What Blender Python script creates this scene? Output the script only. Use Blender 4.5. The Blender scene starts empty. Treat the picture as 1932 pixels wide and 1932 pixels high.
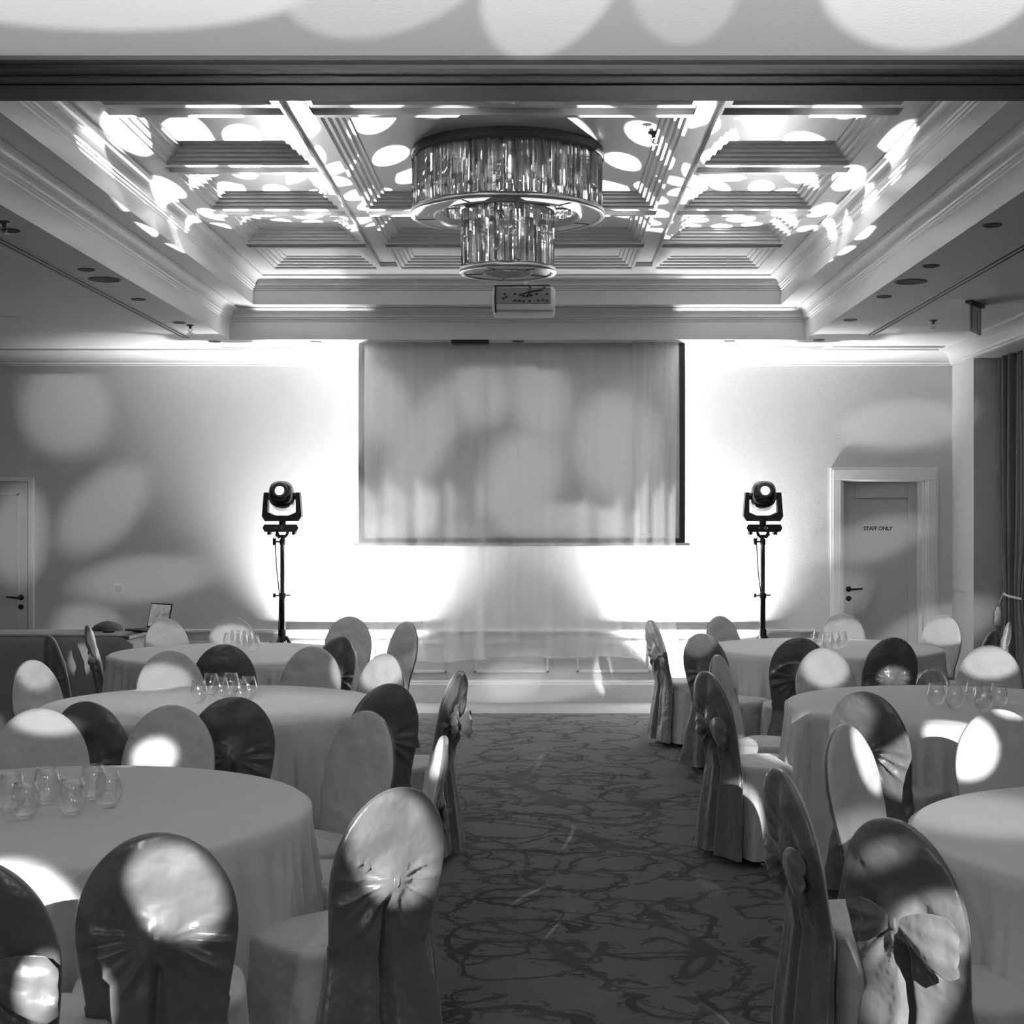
import bpy, bmesh, math, random
from mathutils import Vector, Matrix, noise
PI = math.pi
random.seed(7)
sc = bpy.context.scene
C = sc.collection
F = 2817.0; VX = 1015.0; VY = 983.0; E = 1.65

def P(px, py, z):
    """a point of the place at height z that the photo shows at (px, py)"""
    d = (E - z) * F / (py - VY)
    return Vector(((px - VX) * d / F, d, z))
def PD(px, py, d):
    return Vector(((px - VX) * d / F, d, E - (py - VY) * d / F))

# ------------------------------------------------------------------ camera
cam = bpy.data.cameras.new('camera')
co = bpy.data.objects.new('camera', cam); C.objects.link(co)
co.location = (0, 0, E); co.rotation_euler = (PI/2, 0, 0)
cam.sensor_width = 36; cam.lens = F/1932*36
cam.shift_x = -(VX-966)/1932; cam.shift_y = (VY-966)/1932
cam.clip_start = 0.05; cam.clip_end = 100
sc.camera = co

# ------------------------------------------------------------------ world, exposure
w = bpy.data.worlds.new('world'); sc.world = w; w.use_nodes = True
w.node_tree.nodes['Background'].inputs[0].default_value = (1, 1, 1, 1)
w.node_tree.nodes['Background'].inputs[1].default_value = 0.06
sc.view_settings.view_transform = 'Standard'; sc.view_settings.look = 'None'
sc.view_settings.exposure = 2.1; sc.view_settings.gamma = 1.0
sc.view_settings.use_curve_mapping = False
sc.cycles.max_bounces = 7; sc.cycles.use_adaptive_sampling = True; sc.cycles.adaptive_threshold = 0.06; sc.cycles.transparent_max_bounces = 16
sc.cycles.sample_clamp_indirect = 4.0
sc.cycles.use_denoising = True

def aim(o, target):
    o.rotation_euler = (Vector(target) - o.location).to_track_quat('-Z', 'Y').to_euler()

def gobo(light, rings, soft, lo, disc=0.0, ox=0.0, oy=0.0, blobs=(), ob=None):
    """petal pattern wheel of a moving head"""
    light.use_nodes = True
    nt = light.node_tree; N = nt.nodes; L = nt.links
    em = N['Emission']
    tc = N.new('ShaderNodeTexCoord'); sp = N.new('ShaderNodeSeparateXYZ'); L.new(tc.outputs['Normal'], sp.inputs[0])
    def m(op, a, b=None, c=None):
        n = N.new('ShaderNodeMath'); n.operation = op
        for i, v in enumerate((a, b, c)):
            if v is None: continue
            if isinstance(v, (int, float)): n.inputs[i].default_value = v
            else: L.new(v, n.inputs[i])
        return n.outputs[0]
    u = m('ADD', m('DIVIDE', sp.outputs[0], sp.outputs[2]), ox); v = m('ADD', m('DIVIDE', sp.outputs[1], sp.outputs[2]), oy)
    r = m('SQRT', m('ADD', m('MULTIPLY', u, u), m('MULTIPLY', v, v)))
    th = m('ARCTAN2', v, u)
    tot = None if (rings or blobs) else m('MULTIPLY', r, 0)
    def edge(val, s):
        n = N.new('ShaderNodeMapRange'); n.interpolation_type = 'SMOOTHSTEP'; L.new(val, n.inputs[0])
        n.inputs[1].default_value = 1-s; n.inputs[2].default_value = 1+s; n.inputs[3].default_value = 1; n.inputs[4].default_value = 0
        return n.outputs[0]
    for (n_, rm, a, b, ph) in rings:
        wv = m('WRAP', m('ADD', th, ph), PI/n_, -PI/n_)
        t = m('DIVIDE', m('MULTIPLY', wv, r), b); q = m('DIVIDE', m('SUBTRACT', r, rm), a)
        e = edge(m('ADD', m('ABSOLUTE', t) if n_ % 2 else m('MULTIPLY', t, t), m('MULTIPLY', q, q)), soft)
        tot = e if tot is None else m('MAXIMUM', tot, e)
    if blobs:
        inv = (Matrix.Translation(ob.location) @ ob.rotation_euler.to_matrix().to_4x4()).inverted()
        u0 = m('DIVIDE', sp.outputs[0], sp.outputs[2]); v0 = m('DIVIDE', sp.outputs[1], sp.outputs[2])
        for (pt_, a, b, rot, sf, gain) in blobs:
            q = inv @ pt_; k = -q.z; cu_, cv_ = q.x/q.z, q.y/q.z
            du = m('SUBTRACT', u0, cu_); dv = m('SUBTRACT', v0, cv_); cr, sr = math.cos(rot), math.sin(rot)
            x_ = m('DIVIDE', m('ADD', m('MULTIPLY', du, cr), m('MULTIPLY', dv, sr)), a/k)
            y_ = m('DIVIDE', m('SUBTRACT', m('MULTIPLY', dv, cr), m('MULTIPLY', du, sr)), b/k)
            e = m('MULTIPLY', edge(m('ADD', m('MULTIPLY', x_, x_), m('MULTIPLY', y_, y_)), sf), gain)
            tot = e if tot is None else m('MAXIMUM', tot, e)
    if disc:
        tot = m('MAXIMUM', tot, edge(m('DIVIDE', r, disc), soft))
    L.new(m('ADD', m('MULTIPLY', tot, 1-lo), lo), em.inputs['Strength'])

def spot(name, loc, target, power, deg, blend=0.2, size=0.02):
    l = bpy.data.lights.new(name, 'SPOT'); l.energy = power; l.spot_size = math.radians(deg)
    l.spot_blend = blend; l.shadow_soft_size = size
    o = bpy.data.objects.new(name, l); C.objects.link(o); o.location = loc; aim(o, target)
    return o

HEADS = [(-2.225, 13.0, 1.865), (1.957, 13.0, 1.845)]
RINGS = [(7, .040, .026, .013, .2), (8, .098, .020, .022, .5), (13, .152, .027, .026, .1), (12, .215, .022, .034, .4), (21, .268, .025, .026, .2), (16, .325, .022, .036, .0)]
BIG = [(5, .062, .036, .030, .5), (9, .145, .040, .041, .1), (12, .235, .040, .050, .6), (15, .335, .046, .060, .2)]
for i, (hx, hy, hz) in enumerate(HEADS):
    s = spot('moving_head_beam', (hx, hy-.17, hz+.05), ((-1.35, 1.0)[i], (8.9, 9.2)[i], 3.8), 1450, (30, 31.5)[i], .08, .008)
    gobo(s.data, RINGS, .10, .02, .02, 0, 0)
# the heads at the near end of the hall, behind the camera, throwing petals onto chairs and far wall
def bl(px, py, d, a, b, rot=0, sf=.25, g=1.0):
    return (PD(px, py, d), a*d/F, b*d/F, rot, sf*(1.5 if d > 12.9 else 1), g*(.27 if d > 12.9 else .85))
BL_L = [bl(722, 770, 13, 55, 75, .4, .6), bl(800, 830, 13, 48, 120, -.5, .6), bl(905, 745, 13, 60, 60, 0, .6), bl(1020, 750, 13, 55, 85, .2, .6), bl(985, 900, 13, 70, 100, -.5, .5),
        bl(1165, 840, 13, 85, 100, .1, .4), bl(1060, 990, 13, 125, 42, 0, .3), bl(800, 960, 13, 30, 50, 0, .6), bl(690, 1010, 13, 60, 30, .3, .6), bl(860, 1080, 13, 60, 90, -.5, .6), bl(1190, 1080, 13, 70, 60, 0, .6),
        bl(120, 770, 13.5, 80, 90, .7, .5), bl(35, 1010, 13.5, 55, 90, 0, .5), bl(270, 1090, 13.5, 130, 42, .12, .5), bl(190, 960, 13.5, 60, 100, -.8, .5), bl(160, 1175, 13.5, 60, 40, 0, .6),
        bl(300, 1668, 3.40, 78, 84, .5, .16), bl(728, 1588, 4.0, 64, 100, -.15, .12), bl(40, 1690, 3.9, 110, 60, -.4, .5), bl(66, 1865, 3.2, 36, 66, -.2, .15),
        bl(832, 1430, 5.0, 20, 42, 0, .3), bl(868, 1330, 7.3, 13, 50, .1, .3), bl(285, 1425, 5.8, 42, 34, .2, .6), bl(312, 1290, 8.4, 52, 34, 0, .4, .5), bl(720, 1268, 8.2, 46, 34, 0, .5, .8), bl(652, 1255, 8.6, 26, 46, 0, .6, .6), bl(437, 1200, 11.3, 40, 22, 0, .3, .6), bl(315, 1200, 11.2, 40, 24, 0, .3, .4), bl(400, 1325, 7.4, 330, 44, 0, .8, .22), bl(1000, 1290, 13.3, 150, 32, .1, .3)]
BL_R = [bl(1705, 800, 13.5, 115, 48, .1, .4), bl(1640, 1020, 13.5, 110, 38, .3, .6), bl(1760, 1190, 13.5, 100, 42, .3, .5), bl(1560, 1130, 13.5, 90, 50, .5, .6),
        bl(1752, 1770, 3.6, 50, 76, .1, .22), bl(1752, 1868, 3.6, 44, 80, 0, .12), bl(1672, 1610, 3.65, 26, 24, 0, .5, .5), bl(1825, 1408, 5.7, 60, 62, .4, .1), bl(1652, 1425, 5.3, 34, 66, .3, .2),
        bl(1610, 1350, 6.3, 45, 50, .3, .5, .8), bl(1790, 1190, 11.5, 45, 26, 0, .2, .9), bl(1320, 1215, 9.7, 24, 22, 0, .4), bl(1692, 1275, 9.3, 30, 18, 0, .4), bl(1230, 1215, 11, 18, 40, 0, .3),
        bl(1740, 1400, 7.0, 46, 26, 0, .15), bl(980, 1270, 13.3, 60, 40, .5, .4), bl(70, 1262, 7.8, 40, 40, 0, .5, .6), bl(1870, 1250, 8.7, 50, 30, 0, .4, .7), bl(180, 1215, 10.4, 22, 30, 0, .4), bl(1590, 1195, 11.8, 42, 26, 0, .3, .5), bl(1552, 1262, 8.6, 46, 38, 0, .4, .6), bl(1900, 1215, 10.6, 20, 42, 0, .3), bl(1900, 1520, 4.4, 170, 70, 0, .8, .22), bl(95, 1360, 5.8, 70, 26, 0, .4, .5)]
for nm, loc, tgt, pw, deg, bb in (
    ('near_head_left', (-1.6, -3.0, 3.34), (-.9, 8.0, .7), 2350, 56, BL_L),
    ('near_head_right', (2.2, -3.0, 3.34), (.7, 8.0, .7), 2350, 56, BL_R)):
    s = spot(nm, loc, tgt, pw, deg, .1, .02)
    gobo(s.data, [], .2, .013, 0, 0, 0, bb, s)
s = spot('near_head_low', (.4, -1.0, .9), (.2, 3.6, 3.2), 950, 100, .2, .02)
def cb_(x, d, a, b, g, rot=0, sf=.12): return (Vector((x, d, 3.2)), a, b, rot, sf, g)
gobo(s.data, [], .3, .0, 0, 0, 0, [cb_(-.2, 3.15, 4.2, .70, .48, 0, .05), cb_(-1.25, 4.3, .62, .16, 1), cb_(-.40, 4.1, .34, .24, .78, .5), cb_(.05, 4.2, .20, .30, .85, -.2), cb_(.42, 4.25, .16, .24, .7, .4), cb_(1.12, 4.2, .34, .26, 1.0, -.2)], s)
# wash lights standing at the foot of the far wall
for x in (-1.70, 1.38):
    s = spot('wash_beam', (x, 13.36, .16), (x*.97, 14.15, 2.1), 400, 112, 1.0, .05)

# ------------------------------------------------------------------ materials
def mat(name, g, rough=.6, metal=0, spec=.5, bump=None, coat=0, trans=0, sheen=0, var=0, alpha=1, ior=1.45):
    m = bpy.data.materials.new(name); m.use_nodes = True
    nt = m.node_tree; b = nt.nodes['Principled BSDF']
    b.inputs['Base Color'].default_value = (g, g, g, 1); b.inputs['Roughness'].default_value = rough
    b.inputs['Metallic'].default_value = metal; b.inputs['Specular IOR Level'].default_value = spec
    b.inputs['Coat Weight'].default_value = coat; b.inputs['Transmission Weight'].default_value = trans
    b.inputs['Sheen Weight'].default_value = sheen; b.inputs['IOR'].default_value = ior
    b.inputs['Alpha'].default_value = alpha
    tc = nt.nodes.new('ShaderNodeTexCoord')
    if bump:
        sc_, st, det = bump
        n = nt.nodes.new('ShaderNodeTexNoise'); n.inputs['Scale'].default_value = sc_; n.inputs['Detail'].default_value = det
        nt.links.new(tc.outputs['Object'], n.inputs['Vector'])
        bp = nt.nodes.new('ShaderNodeBump'); bp.inputs['Strength'].default_value = st; bp.inputs['Distance'].default_value = .03
        nt.links.new(n.outputs['Fac'], bp.inputs['Height']); nt.links.new(bp.outputs[0], b.inputs['Normal'])
    if var:
        n = nt.nodes.new('ShaderNodeTexNoise'); n.inputs['Scale'].default_value = 3; n.inputs['Detail'].default_value = 5
        nt.links.new(tc.outputs['Object'], n.inputs['Vector'])
        r = nt.nodes.new('ShaderNodeValToRGB'); r.color_ramp.elements[0].position = .3; r.color_ramp.elements[1].position = .7
        a0 = g*(1-var); a1 = g*(1+var)
        r.color_ramp.elements[0].color = (a0, a0, a0, 1); r.color_ramp.elements[1].color = (a1, a1, a1, 1)
        nt.links.new(n.outputs['Fac'], r.inputs[0]); nt.links.new(r.outputs[0], b.inputs['Base Color'])
    return m
def emit(name, g, s):
    m = bpy.data.materials.new(name); m.use_nodes = True
    b = m.node_tree.nodes['Principled BSDF']
    b.inputs['Base Color'].default_value = (g, g, g, 1)
    b.inputs['Emission Color'].default_value = (1, 1, 1, 1); b.inputs['Emission Strength'].default_value = s
    return m

M = {}
M['plaster'] = mat('plaster', .68, .75, bump=(60, .05, 3))
M['wall'] = mat('wall_paint', .56, .7, bump=(90, .06, 3))
M['trim'] = mat('painted_trim', .66, .35)
M['track'] = mat('partition_track', .085, .5)
M['track_dark'] = mat('track_groove', .03, .5)
M['door'] = mat('door_paint', .50, .45, bump=(50, .04, 2))
M['black'] = mat('black_metal', .015, .4)
M['blackgloss'] = mat('black_gloss', .012, .14, coat=.7)
M['chrome'] = mat('brushed_chrome', .7, .25, metal=1)
M['screen'] = mat('screen_vinyl', .75, .8)
M['cloth'] = mat('table_linen', .62, .75, sheen=.3, bump=(5, .35, 3))
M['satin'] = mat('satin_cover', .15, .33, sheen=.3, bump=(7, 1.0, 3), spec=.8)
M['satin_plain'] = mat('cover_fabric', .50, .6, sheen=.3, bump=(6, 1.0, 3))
M['drape'] = mat('velvet_drape', .085, .7, sheen=.6, bump=(20, .1, 3))
M['cream'] = mat('cream_cord', .65, .7, bump=(200, .4, 2))
M['plastic'] = mat('white_plastic', .5, .4)
M['grey'] = mat('grey_metal', .10, .5)
M['speaker'] = mat('speaker_mesh', .09, .6, bump=(400, .4, 1))
M['night'] = mat('night_glass', .006, .08)
M['buffet'] = mat('buffet_cloth', .24, .7, sheen=.3, bump=(20, .1, 3))
M['ring'] = mat('chandelier_ring', .55, .28, metal=.85)
M['ringplate'] = mat('frosted_ring_plate', .55, .4)
M['lens'] = emit('lamp_lens', .9, 30)
M['ledpix'] = emit('status_light', .6, 3)
def glassmat(name, rough, tint, mix):
    m = bpy.data.materials.new(name); m.use_nodes = True
    nt = m.node_tree; N = nt.nodes; N.remove(N['Principled BSDF'])
    g = N.new('ShaderNodeBsdfGlossy'); g.inputs['Roughness'].default_value = rough; g.inputs['Color'].default_value = (1, 1, 1, 1)
    t = N.new('ShaderNodeBsdfTransparent'); t.inputs['Color'].default_value = (tint, tint, tint, 1)
    f0 = N.new('ShaderNodeLayerWeight'); f0.inputs[0].default_value = .5; fp = N.new('ShaderNodeMath'); fp.operation = 'POWER'; fp.inputs[1].default_value = mix; nt.links.new(f0.outputs['Facing'], fp.inputs[0]); f = N.new('ShaderNodeMath'); f.operation = 'MULTIPLY_ADD'; nt.links.new(fp.outputs[0], f.inputs[0]); f.inputs[1].default_value = .6; f.inputs[2].default_value = .06
    mx = N.new('ShaderNodeMixShader'); nt.links.new(f.outputs[0], mx.inputs[0])
    nt.links.new(t.outputs[0], mx.inputs[1]); nt.links.new(g.outputs[0], mx.inputs[2])
    nt.links.new(mx.outputs[0], N['Material Output'].inputs[0])
    return m
M['wineglass'] = glassmat('clear_glass', .09, .985, 2.2)
M['crystal'] = mat('crystal', .98, .0, trans=.93, ior=1.52, spec=1.0)
# sheer voile
m = bpy.data.materials.new('sheer_voile'); m.use_nodes = True
nt = m.node_tree; N = nt.nodes; N.remove(N['Principled BSDF'])
df = N.new('ShaderNodeBsdfDiffuse'); df.inputs[0].default_value = (.8, .8, .8, 1)
tl = N.new('ShaderNodeBsdfTranslucent'); tl.inputs[0].default_value = (.8, .8, .8, 1)
ad = N.new('ShaderNodeMixShader'); ad.inputs[0].default_value = .5
tr = N.new('ShaderNodeBsdfTransparent'); mx = N.new('ShaderNodeMixShader')
lw = N.new('ShaderNodeLayerWeight'); lw.inputs[0].default_value = .35
mr = N.new('ShaderNodeMapRange'); mr.inputs[3].default_value = .30; mr.inputs[4].default_value = .62
nt.links.new(lw.outputs['Facing'], mr.inputs[0]); nt.links.new(mr.outputs[0], mx.inputs[0])
nt.links.new(df.outputs[0], ad.inputs[1]); nt.links.new(tl.outputs[0], ad.inputs[2])
nt.links.new(tr.outputs[0], mx.inputs[1]); nt.links.new(ad.outputs[0], mx.inputs[2])
nt.links.new(mx.outputs[0], N['Material Output'].inputs[0]); M['voile'] = m
# carpet: scrolls of dark line on a mid grey ground
def carpet():
    m = bpy.data.materials.new('scroll_carpet'); m.use_nodes = True
    nt = m.node_tree; N = nt.nodes; L = nt.links; b = N['Principled BSDF']
    b.inputs['Roughness'].default_value = .95; b.inputs['Specular IOR Level'].default_value = .15; b.inputs['Sheen Weight'].default_value = .15
    tc = N.new('ShaderNodeTexCoord')
    def mm(op, a, bb=None, c=None):
        n = N.new('ShaderNodeMath'); n.operation = op
        for i, v in enumerate((a, bb, c)):
            if v is None: continue
            if isinstance(v, (int, float)): n.inputs[i].default_value = v
            else: L.new(v, n.inputs[i])
        return n.outputs[0]
    def noi(scale, det, dist, off=0):
        mp = N.new('ShaderNodeMapping'); mp.inputs['Location'].default_value = (off, off*1.7, 0); L.new(tc.outputs['Object'], mp.inputs[0])
        n = N.new('ShaderNodeTexNoise'); n.noise_dimensions = '2D'
        n.inputs['Scale'].default_value = scale; n.inputs['Detail'].default_value = det; n.inputs['Distortion'].default_value = dist
        L.new(mp.outputs[0], n.inputs[0]); return n.outputs['Fac']
    def line(v, c, wd):
        d = mm('ABSOLUTE', mm('SUBTRACT', v, c))
        n = N.new('ShaderNodeMapRange'); L.new(d, n.inputs[0]); n.interpolation_type = 'SMOOTHSTEP'
        n.inputs[1].default_value = wd*.4; n.inputs[2].default_value = wd; n.inputs[3].default_value = 1; n.inputs[4].default_value = 0
        return n.outputs[0]
    wn = N.new('ShaderNodeTexNoise'); wn.noise_dimensions = '2D'; wn.inputs['Scale'].default_value = 2.6; wn.inputs['Detail'].default_value = 2
    L.new(tc.outputs['Object'], wn.inputs[0])
    fine = noi(17, 4, .8); brk = noi(2.3, 2, .3, 5)
    tot = None
    # c-shaped scrolls: one open turn of a spiral per cell, with leafy fringes
    for scale, r0, dr, off, wd in ((1.05, .27, .12, 0, .022), (1.5, .17, .09, 4.3, .018), (2.3, .10, .06, 8.1, .014), (1.2, .33, .15, 13.7, .015)):
        va = N.new('ShaderNodeVectorMath'); va.operation = 'MULTIPLY_ADD'; L.new(wn.outputs['Color'], va.inputs[0]); va.inputs[1].default_value = (.22, .22, 0)
        ab = N.new('ShaderNodeVectorMath'); ab.operation = 'ADD'; L.new(tc.outputs['Object'], ab.inputs[0]); ab.inputs[1].default_value = (off, off*.7, 0)
        L.new(ab.outputs[0], va.inputs[2])
        vo = N.new('ShaderNodeTexVoronoi'); vo.voronoi_dimensions = '2D'; vo.inputs['Scale'].default_value = scale; vo.inputs['Randomness'].default_value = .55
        L.new(va.outputs[0], vo.inputs['Vector'])
        vs = N.new('ShaderNodeVectorMath'); vs.operation = 'SUBTRACT'; L.new(va.outputs[0], vs.inputs[0]); L.new(vo.outputs['Position'], vs.inputs[1])
        sx = N.new('ShaderNodeSeparateXYZ'); L.new(vs.outputs[0], sx.inputs[0])
        sc2 = N.new('ShaderNodeSeparateColor'); L.new(vo.outputs['Color'], sc2.inputs[0])
        rr = mm('SQRT', mm('ADD', mm('MULTIPLY', sx.outputs[0], sx.outputs[0]), mm('MULTIPLY', sx.outputs[1], sx.outputs[1])))
        th = mm('DIVIDE', mm('ARCTAN2', sx.outputs[1], sx.outputs[0]), 2*PI)
        tf = mm('FRACT', mm('ADD', th, sc2.outputs[0]))
        d_ = mm('ABSOLUTE', mm('SUBTRACT', rr, mm('SUBTRACT', r0, mm('MULTIPLY', tf, dr))))
        wv = mm('MULTIPLY', mm('SUBTRACT', 1.15, tf), wd)
        l_ = mm('LESS_THAN', d_, wv)
        fr_ = mm('MULTIPLY', mm('LESS_THAN', d_, mm('MULTIPLY', wv, 3.2)), mm('GREATER_THAN', fine, .53))
        l_ = mm('MULTIPLY', mm('MAXIMUM', l_, mm('MULTIPLY', fr_, .75)), mm('GREATER_THAN', mm('SUBTRACT', .93, tf), 0))
        tot = l_ if tot is None else mm('MAXIMUM', tot, l_)
    lv = noi(.8, 1, .9, 3)
    l2 = line(lv, .5, .012); l2b = mm('MULTIPLY', line(lv, .5, .05), mm('GREATER_THAN', fine, .60))
    lo = mm('MINIMUM', mm('ADD', tot, mm('MAXIMUM', mm('MULTIPLY', l2, .8), l2b)), 1.0)
    lo = mm('MULTIPLY', lo, mm('ADD', .55, mm('MULTIPLY', brk, .7)))
    # plain border beyond the pattern with two dark guard lines, along the far wall
    sp = N.new('ShaderNodeSeparateXYZ'); L.new(tc.outputs['Object'], sp.inputs[0])
    far = mm('GREATER_THAN', sp.outputs[1], 12.80)
    lo = mm('MULTIPLY', lo, mm('SUBTRACT', 1, far))
    g1 = line(sp.outputs[1], 12.80, .02); g2 = line(sp.outputs[1], 12.70, .018)
    lo = mm('MAXIMUM', lo, mm('MAXIMUM', g1, mm('MULTIPLY', g2, .7)))
    base = mm('ADD', .085, mm('MULTIPLY', noi(60, 2, 0), .03))
    base = mm('ADD', base, mm('MULTIPLY', noi(1.7, 4, .5, 2), .05))
    base = mm('ADD', base, mm('MULTIPLY', far, .22))
    col = mm('MULTIPLY', base, mm('SUBTRACT', 1, mm('MULTIPLY', lo, .80)))
    cb = N.new('ShaderNodeCombineColor')
    for i in range(3): L.new(col, cb.inputs[i])
    L.new(cb.outputs[0], b.inputs['Base Color'])
    bp = N.new('ShaderNodeBump'); bp.inputs['Strength'].default_value = .5; bp.inputs['Distance'].default_value = .01
    L.new(noi(220, 2, 0), bp.inputs['Height']); L.new(bp.outputs[0], b.inputs['Normal'])
    return m
M['carpet'] = carpet()

# ------------------------------------------------------------------ mesh helpers
def obj(name, bm, material, parent=None, smooth=False, loc=None):
    me = bpy.data.meshes.new(name); bm.normal_update(); bm.to_mesh(me); bm.free()
    me.materials.append(M[material])
    if smooth:
        for p in me.polygons: p.use_smooth = True
    o = bpy.data.objects.new(name, me); C.objects.link(o)
    if parent: o.parent = parent
    if loc: o.location = loc
    return o
def thing(name, label, cat, loc=(0, 0, 0), rz=0, group=None):
    o = bpy.data.objects.new(name, None); C.objects.link(o); o.empty_display_size = .1
    o.location = loc; o.rotation_euler = (0, 0, rz); tag(o, label, cat, group); return o
def tag(o, label, cat, group=None):
    o['label'] = label; o['category'] = cat
    if group: o['group'] = group
    return o
def struct(name, bm, m, parent=None, smooth=False):
    o = obj(name, bm, m, parent, smooth)
    if not parent: o['kind'] = 'structure'
    return o
def box(bm, x0, x1, y0, y1, z0, z1, mtx=None):
    vs = [bm.verts.new((x, y, z)) for x in (x0, x1) for y in (y0, y1) for z in (z0, z1)]
    for f in ((0, 1, 3, 2), (4, 6, 7, 5), (0, 4, 5, 1), (2, 3, 7, 6), (0, 2, 6, 4), (1, 5, 7, 3)):
        bm.faces.new([vs[i] for i in f])
    if mtx:
        for v in vs: v.co = mtx @ v.co
    return vs
def bbox(bm, x0, x1, y0, y1, z0, z1, bev=.004, mtx=None):
    """box with bevelled edges"""
    b2 = bmesh.new(); box(b2, x0, x1, y0, y1, z0, z1)
    bmesh.ops.recalc_face_normals(b2, faces=b2.faces)
    bmesh.ops.bevel(b2, geom=list(b2.edges), offset=bev, segments=2, affect='EDGES', profile=.5)
    me = bpy.data.meshes.new('t'); b2.to_mesh(me); b2.free()
    n = len(bm.verts); bm.from_mesh(me); bpy.data.meshes.remove(me)
    bm.verts.ensure_lookup_table()
    if mtx:
        for v in bm.verts[n:]: v.co = mtx @ v.co
def quad(bm, *pts): bm.faces.new([bm.verts.new(p) for p in pts])
def lathe(bm, prof, seg=32, c=(0, 0, 0), cap=False):
    rings = []
    for r, z in prof:
        if r < 1e-6: rings.append([bm.verts.new((c[0], c[1], c[2]+z))])
        else: rings.append([bm.verts.new((c[0]+r*math.cos(2*PI*k/seg), c[1]+r*math.sin(2*PI*k/seg), c[2]+z)) for k in range(seg)])
    for a, b in zip(rings, rings[1:]):
        for k in range(seg):
            j = (k+1) % seg
            if len(a) == 1 and len(b) == 1: continue
            if len(a) == 1: bm.faces.new((a[0], b[k], b[j]))
            elif len(b) == 1: bm.faces.new((a[k], a[j], b[0]))
            else: bm.faces.new((a[k], a[j], b[j], b[k]))
    bmesh.ops.recalc_face_normals(bm, faces=bm.faces)
def tube(bm, pts, r, seg=8):
    pts = [Vector(p) for p in pts]; rs = r if isinstance(r, (list, tuple)) else [r]*len(pts)
    rings = []; up = Vector((0, 0, 1))
    for i, p in enumerate(pts):
        d = (pts[min(i+1, len(pts)-1)] - pts[max(i-1, 0)]).normalized()
        a = d.cross(up)
        if a.length < .05: a = d.cross(Vector((1, 0, 0)))
        a.normalize(); b = d.cross(a)
        rings.append([bm.verts.new(p + rs[i]*(a*math.cos(2*PI*k/seg) + b*math.sin(2*PI*k/seg))) for k in range(seg)])
    for a, b in zip(rings, rings[1:]):
        for k in range(seg): bm.faces.new((a[k], a[(k+1) % seg], b[(k+1) % seg], b[k]))
    bm.faces.new(rings[0]); bm.faces.new(rings[-1][::-1])
    bmesh.ops.recalc_face_normals(bm, faces=bm.faces)
def sheet(bm, fn, nu, nv, close=False):
    g = [[bm.verts.new(fn(i/(nu if close else nu-1), j/(nv-1))) for i in range(nu)] for j in range(nv)]
    for j in range(nv-1):
        for i in range(nu if close else nu-1):
            k = (i+1) % nu
            bm.faces.new((g[j][i], g[j][k], g[j+1][k], g[j+1][i]))
    return g
def rings_rect(bm, x0, x1, y0, y1, prof, fill=False):
    """mitred rings: prof = (inset, z)"""
    rs = []
    for e, z in prof:
        rs.append([bm.verts.new(p) for p in ((x0+e, y0+e, z), (x1-e, y0+e, z), (x1-e, y1-e, z), (x0+e, y1-e, z))])
    for a, b in zip(rs, rs[1:]):
        for k in range(4): bm.faces.new((a[k], a[(k+1) % 4], b[(k+1) % 4], b[k]))
    if fill: bm.faces.new(rs[-1])
def sweep_x(bm, prof, x0, x1, mit0=0, mit1=0):
    """profile (y, z) swept along x"""
    a = [bm.verts.new((x0, y, z)) for y, z in prof]; b = [bm.verts.new((x1, y, z)) for y, z in prof]
    for k in range(len(prof)-1): bm.faces.new((a[k], a[k+1], b[k+1], b[k]))
    bm.faces.new(a); bm.faces.new(b[::-1])

# ------------------------------------------------------------------ room shell
ZC = 3.20; BW = 13.59; RW = 3.77; LW = -6.2
TX0, TX1, TY0, TY1 = -2.63, 2.28, 5.45, 12.73
TOP = 4.3
bm = bmesh.new(); box(bm, LW-.2, 4.9, -8.2, BW+.5, -.12, 0); struct('floor', bm, 'carpet')
# far wall with a doorway hole for the recessed door
DX0, DX1, DZ = 2.775, 3.525, 2.02
bm = bmesh.new()
box(bm, LW-.2, DX0, BW, BW+.25, 0, TOP); box(bm, DX1, 4.9, BW, BW+.25, 0, TOP); box(bm, DX0, DX1, BW, BW+.25, DZ, TOP)
struct('wall_back', bm, 'wall')
bm = bmesh.new(); box(bm, LW-.2, LW, -8.2, BW, 0, TOP); struct('wall_left', bm, 'wall')
# right wall: window bay behind the pelmet
bm = bmesh.new()
box(bm, RW, 4.9, 12.92, BW, 0, TOP)
box(bm, 4.35, 4.9, -8.2, 12.92, 0, .45); box(bm, 4.35, 4.9, -8.2, 12.92, 2.98, TOP)
box(bm, RW, 4.35, -8.2, 12.92, 3.06, TOP)      # soffit over the bay
box(bm, RW, 4.9, -8.2, 3.0, 0, 3.06)
struct('wall_right', bm, 'wall')
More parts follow.
